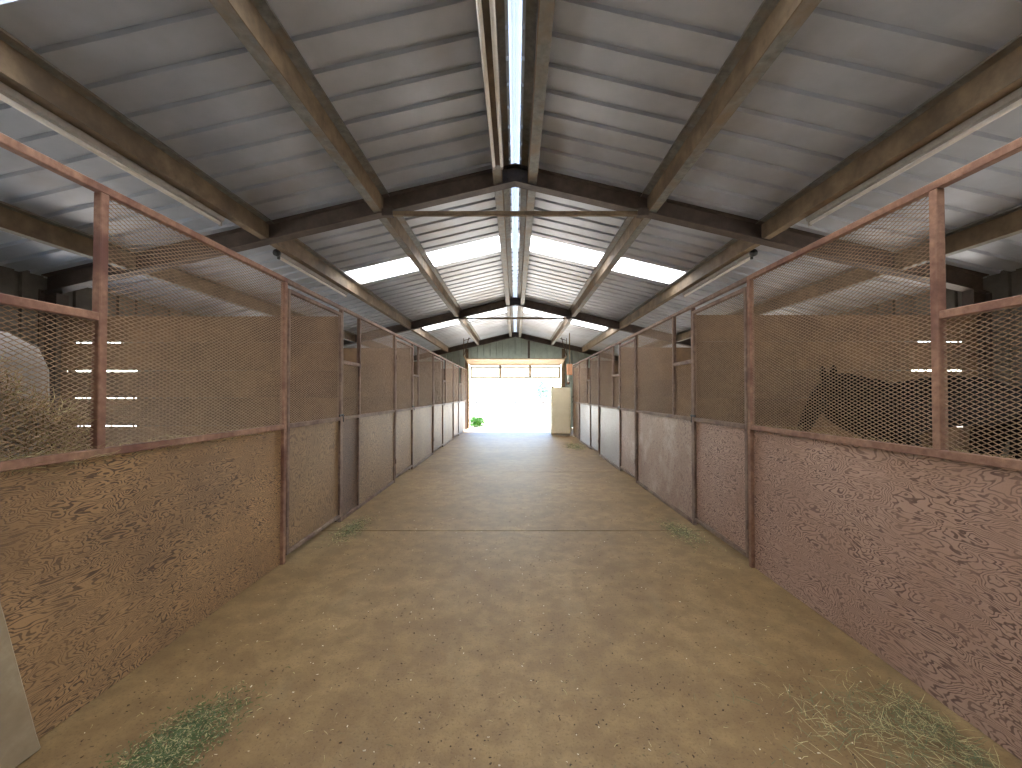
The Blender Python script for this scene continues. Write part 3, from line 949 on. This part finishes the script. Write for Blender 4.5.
straws('floor_grit', [M['grit_dark'], M['grit_dark'], M['grit_dark'], M['grit_dark'], M['hay_brown'], M['grit_dark'], M['grit_dark'], M['grit_dark'], M['grit_pale']], 4200, lambda r: (r.uniform(-2.15, 2.15), 1.5 + 8 * r.random() ** 1.6, .004), .004, .014, .003, 'dark grit and crumbs of dirt spread over the concrete aisle', 'grit', 17, .3, .5)

# ------------------------------------------------------------------ horse in the near right stall
def skin_figure(name, mat, nodes, edges, parent, origin, levels=2):
    me = bpy.data.meshes.new(name)
    base = Vector(origin)
    keys = list(nodes)
    me.from_pydata([tuple(Vector(nodes[k][0]) - base) for k in keys], [(keys.index(a), keys.index(b)) for a, b in edges], [])
    me.materials.append(mat)
    o = bpy.data.objects.new(name, me)
    COL.objects.link(o)
    if parent:
        o.parent = parent; o.location = base - wloc(parent)
    else:
        o.location = base
    WLOC[o.name] = base
    sk = o.modifiers.new('skin', 'SKIN'); sk.use_smooth_shade = True; sk.branch_smoothing = .6
    if not me.skin_vertices:
        me.skin_vertices.new(name='skin')
    for i, k in enumerate(keys):
        r = nodes[k][1]
        me.skin_vertices[0].data[i].radius = r if isinstance(r, tuple) else (r, r)
        me.skin_vertices[0].data[i].use_root = (k == 'belly')
    sb = o.modifiers.new('sub', 'SUBSURF'); sb.levels = levels; sb.render_levels = levels
    return o

HY = 4.42                      # horse stands parallel to the partition, head towards the aisle
def H(x, z, dy=0.0):
    return (x, HY + dy, z)
ht = thing('horse', (4.7, HY, 0), 'black bay horse standing behind the near right mesh with its head low', 'horse')
nodes = {
    'rump': (H(5.62, 1.55), (.27, .26)), 'croup': (H(5.36, 1.58), (.31, .30)), 'belly': (H(4.95, 1.55), (.33, .33)),
    'barrel': (H(4.60, 1.57), (.34, .33)), 'chest': (H(4.10, 1.53), (.32, .35)), 'fore': (H(3.78, 1.48), (.25, .36)),
    'neck1': (H(3.60, 1.56), (.18, .29)), 'neck2': (H(3.50, 1.67, -.02), (.13, .21)), 'poll': (H(3.42, 1.72, -.04), (.10, .13)),
    'cheek': (H(3.32, 1.59, -.05), (.095, .13)), 'face': (H(3.22, 1.43, -.055), (.07, .09)), 'muzzle': (H(3.14, 1.28, -.06), (.062, .07)), 'lip': (H(3.11, 1.21, -.06), (.05, .05)),
    'tailroot': (H(5.84, 1.56), .05)}
edges = [('tailroot', 'rump'), ('rump', 'croup'), ('croup', 'belly'), ('belly', 'barrel'), ('barrel', 'chest'), ('chest', 'fore'), ('fore', 'neck1'), ('neck1', 'neck2'), ('neck2', 'poll'), ('poll', 'cheek'), ('cheek', 'face'), ('face', 'muzzle'), ('muzzle', 'lip')]
for sg, nm in ((-1, 'n'), (1, 'f')):
    q = .05 * sg
    nodes.update({
        'sh' + nm: (H(4.10, 1.22, .17 * sg), .15), 'el' + nm: (H(4.20, .98, .18 * sg), .10), 'kn' + nm: (H(4.16 + q, .55, .18 * sg), .058),
        'fc' + nm: (H(4.17 + q, .32, .18 * sg), .04), 'ff' + nm: (H(4.15 + q, .13, .18 * sg), .05), 'fh' + nm: (H(4.12 + q, .07, .18 * sg), .058),
        'hp' + nm: (H(5.50, 1.20, .19 * sg), .19), 'st' + nm: (H(5.36, .92, .19 * sg), .14), 'hk' + nm: (H(5.68 + q, .58, .18 * sg), .065),
        'hc' + nm: (H(5.66 + q, .32, .18 * sg), .045), 'hf' + nm: (H(5.62 + q, .13, .18 * sg), .05), 'hh' + nm: (H(5.59 + q, .07, .18 * sg), .058)})
    edges += [('chest', 'sh' + nm), ('sh' + nm, 'el' + nm), ('el' + nm, 'kn' + nm), ('kn' + nm, 'fc' + nm), ('fc' + nm, 'ff' + nm), ('ff' + nm, 'fh' + nm),
              ('croup', 'hp' + nm), ('hp' + nm, 'st' + nm), ('st' + nm, 'hk' + nm), ('hk' + nm, 'hc' + nm), ('hc' + nm, 'hf' + nm), ('hf' + nm, 'hh' + nm)]
skin_figure('body', M['horse'], nodes, edges, ht, (4.7, HY, 0))
for sg, nm in ((-1, 'n'), (1, 'f')):
    m2 = MB()
    bx, by, bz = 3.44, HY - .04 + .055 * sg, 1.80
    tipv = Vector((bx - .015, by + .03 * sg, bz + .17))
    rr = [(0, .035), (.045, .042), (.1, .034), (.15, .016), (.17, .003)]
    m2.tube([(bx - .015 * (h / .17), by + .03 * sg * (h / .17), bz + h) for h, r in rr], [r for h, r in rr], 10)
    m2.build('ear', M['horse'], ht)
    m2 = MB(); m2.tube([(3.295, HY - .05 + .085 * sg, 1.575), (3.295, HY - .05 + .10 * sg, 1.575), (3.295, HY - .05 + .108 * sg, 1.575)], [.024, .02, .004], 10); m2.build('eye', M['eye'], ht)
    m2 = MB(); m2.tube([(3.115, HY - .06 + .03 * sg, 1.235), (3.10, HY - .06 + .042 * sg, 1.235)], [.014, .008], 8); m2.build('nostril', M['eye'], ht)
    q = .05 * sg
    for hx in (4.12 + q, 5.59 + q):
        m2 = MB(); m2.tube([(hx - .015, HY + .18 * sg, .0), (hx, HY + .18 * sg, .10)], [.078, .056], 12); m2.build('hoof', M['hoof'], ht)
m2 = MB(); rnd = random.Random(4)
crest = [Vector(H(4.02, 1.76)), Vector(H(3.80, 1.80)), Vector(H(3.60, 1.84, -.02)), Vector(H(3.43, 1.84, -.04)), Vector(H(3.34, 1.74, -.05))]
for i in range(220):
    u = rnd.random() * (len(crest) - 1.001); k = int(u); p = crest[k].lerp(crest[k + 1], u - k)
    L = rnd.uniform(.14, .26)
    m2.tube([p + Vector((0, 0, .0)), p + Vector((rnd.uniform(-.01, .02), -.07, .03)), p + Vector((rnd.uniform(.0, .05), -.15, -L * .5)), p + Vector((rnd.uniform(.0, .07), -.17, -L))], [.006, .006, .005, .001], 4, cap=False)
m2.build('mane', M['mane'], ht)
m2 = MB()
for i in range(90):
    dx, dy = rnd.gauss(0, .03), rnd.gauss(0, .035)
    m2.tube([(5.84, HY, 1.58), (5.90 + dx * .5, HY + dy * .5, 1.40), (5.90 + dx, HY + dy, 1.0), (5.87 + dx, HY + dy * 1.3, .55 + rnd.uniform(-.1, .1))], [.012, .011, .009, .002], 4, cap=False)
m2.build('tail', M['mane'], ht)

# ------------------------------------------------------------------ outside the far doorway
t = thing('pipe_fence', (0, 31, 0), 'grey pipe rail fence across the bright yard beyond the doorway', 'fence')
for z in (1.02, .55):
    m2 = MB(); m2.tube([(-9, 31, z), (9, 31, z)], .07 if z > 1 else .03, 8); m2.build('rail', M['pipe'], t)
for i in range(7):
    m2 = MB(); m2.tube([(-9 + 3 * i, 31, -.06), (-9 + 3 * i, 31, 1.06)], .04, 8); m2.build('post', M['pipe'], t)

def leaves(name, mat, center, rad, n, size, seed, parent):
    rnd = random.Random(seed)
    mb = MB()
    for _ in range(n):
        d = Vector((rnd.gauss(0, 1), rnd.gauss(0, 1), rnd.gauss(0, 1))).normalized()
        rr = rnd.random() ** .45
        p = Vector(center) + Vector((d.x * rad[0], d.y * rad[1], d.z * rad[2])) * rr
        a = Vector((rnd.gauss(0, 1), rnd.gauss(0, 1), rnd.gauss(0, .7))).normalized()
        b = a.cross(Vector((rnd.gauss(0, 1), rnd.gauss(0, 1), rnd.gauss(0, 1)))).normalized()
        L = size * rnd.uniform(.6, 1.3)
        nn = a.cross(b) * L * .12
        mb.add([p - a * L, p - b * L * .4 + nn, p + a * L, p + b * L * .4 + nn], [(0, 1, 2, 3)])
    return mb.build(name, mat, parent)
t = thing('bush', (-2.02, 20.1, -.06), 'low bright green bush just outside the doorway at its left', 'bush')
leaves('foliage', M['bush'], (-1.93, 20.1, .24), (.42, .3, .30), 1300, .055, 21, t)
m2 = MB()
for a in range(6):
    m2.tube([(-1.98, 20.1, -.06), (-1.98 + .2 * math.cos(a), 20.1 + .2 * math.sin(a), .3)], [.014, .006], 6)
m2.build('stem', M['bark'], t)
for i, (tx, ty, h, r) in enumerate(((2.9, 42, 3.0, .8), (9.6, 75, 6.5, 2.4), (-12, 85, 6, 2.6))):
    t = thing('tree', (tx, ty, -.06), ['small pale tree beyond the fence right of centre', 'taller tree far behind the small pale tree', 'round tree far beyond the fence on the left'][i], 'tree', 'trees beyond the fence')
    m2 = MB(); m2.tube([(tx, ty, -.06), (tx + .05, ty, h * .4), (tx, ty, h * .75)], [.14, .1, .04], 8)
    for a in range(5):
        m2.tube([(tx, ty, h * (.35 + .06 * a)), (tx + r * .6 * math.cos(a * 2.1), ty + r * .6 * math.sin(a * 2.1), h * (.6 + .06 * a))], [.05, .015], 6)
    m2.build('trunk', M['bark'], t)
    leaves('crown', M['leaf'], (tx, ty, h * .68), (r, r, h * .34), 1400, .16, 30 + i, t)
def rock(x, y, r, label, seed):
    rnd = random.Random(seed)
    mb = MB(); vs = []; n = 9; m = 6
    for j in range(m + 1):
        th = math.pi * j / m
        for i in range(n):
            ph = 2 * math.pi * i / n
            q = r * rnd.uniform(.8, 1.15)
            vs.append((x + q * math.sin(th) * math.cos(ph), y + q * math.sin(th) * math.sin(ph), -.06 + r * .45 + q * .55 * math.cos(th)))
    fs = [(j * n + i, j * n + (i + 1) % n, (j + 1) * n + (i + 1) % n, (j + 1) * n + i) for j in range(m) for i in range(n)]
    mb.add(vs, fs, 0, True)
    tag(mb.build('rock', M['rock']), label, 'rock', 'stones in the yard')
rock(-.15, 20.6, .07, 'small dark stone on the pale ground just outside the doorway', 1)
rock(-1.0, 33.5, .28, 'brownish rock in the yard beyond the fence, centre', 2)
rock(-3.0, 28.0, .18, 'grey rock in the yard before the fence on the left', 3)
rock(-2.2, 26.5, .15, 'grey rock nearer the green bush in the yard', 4)
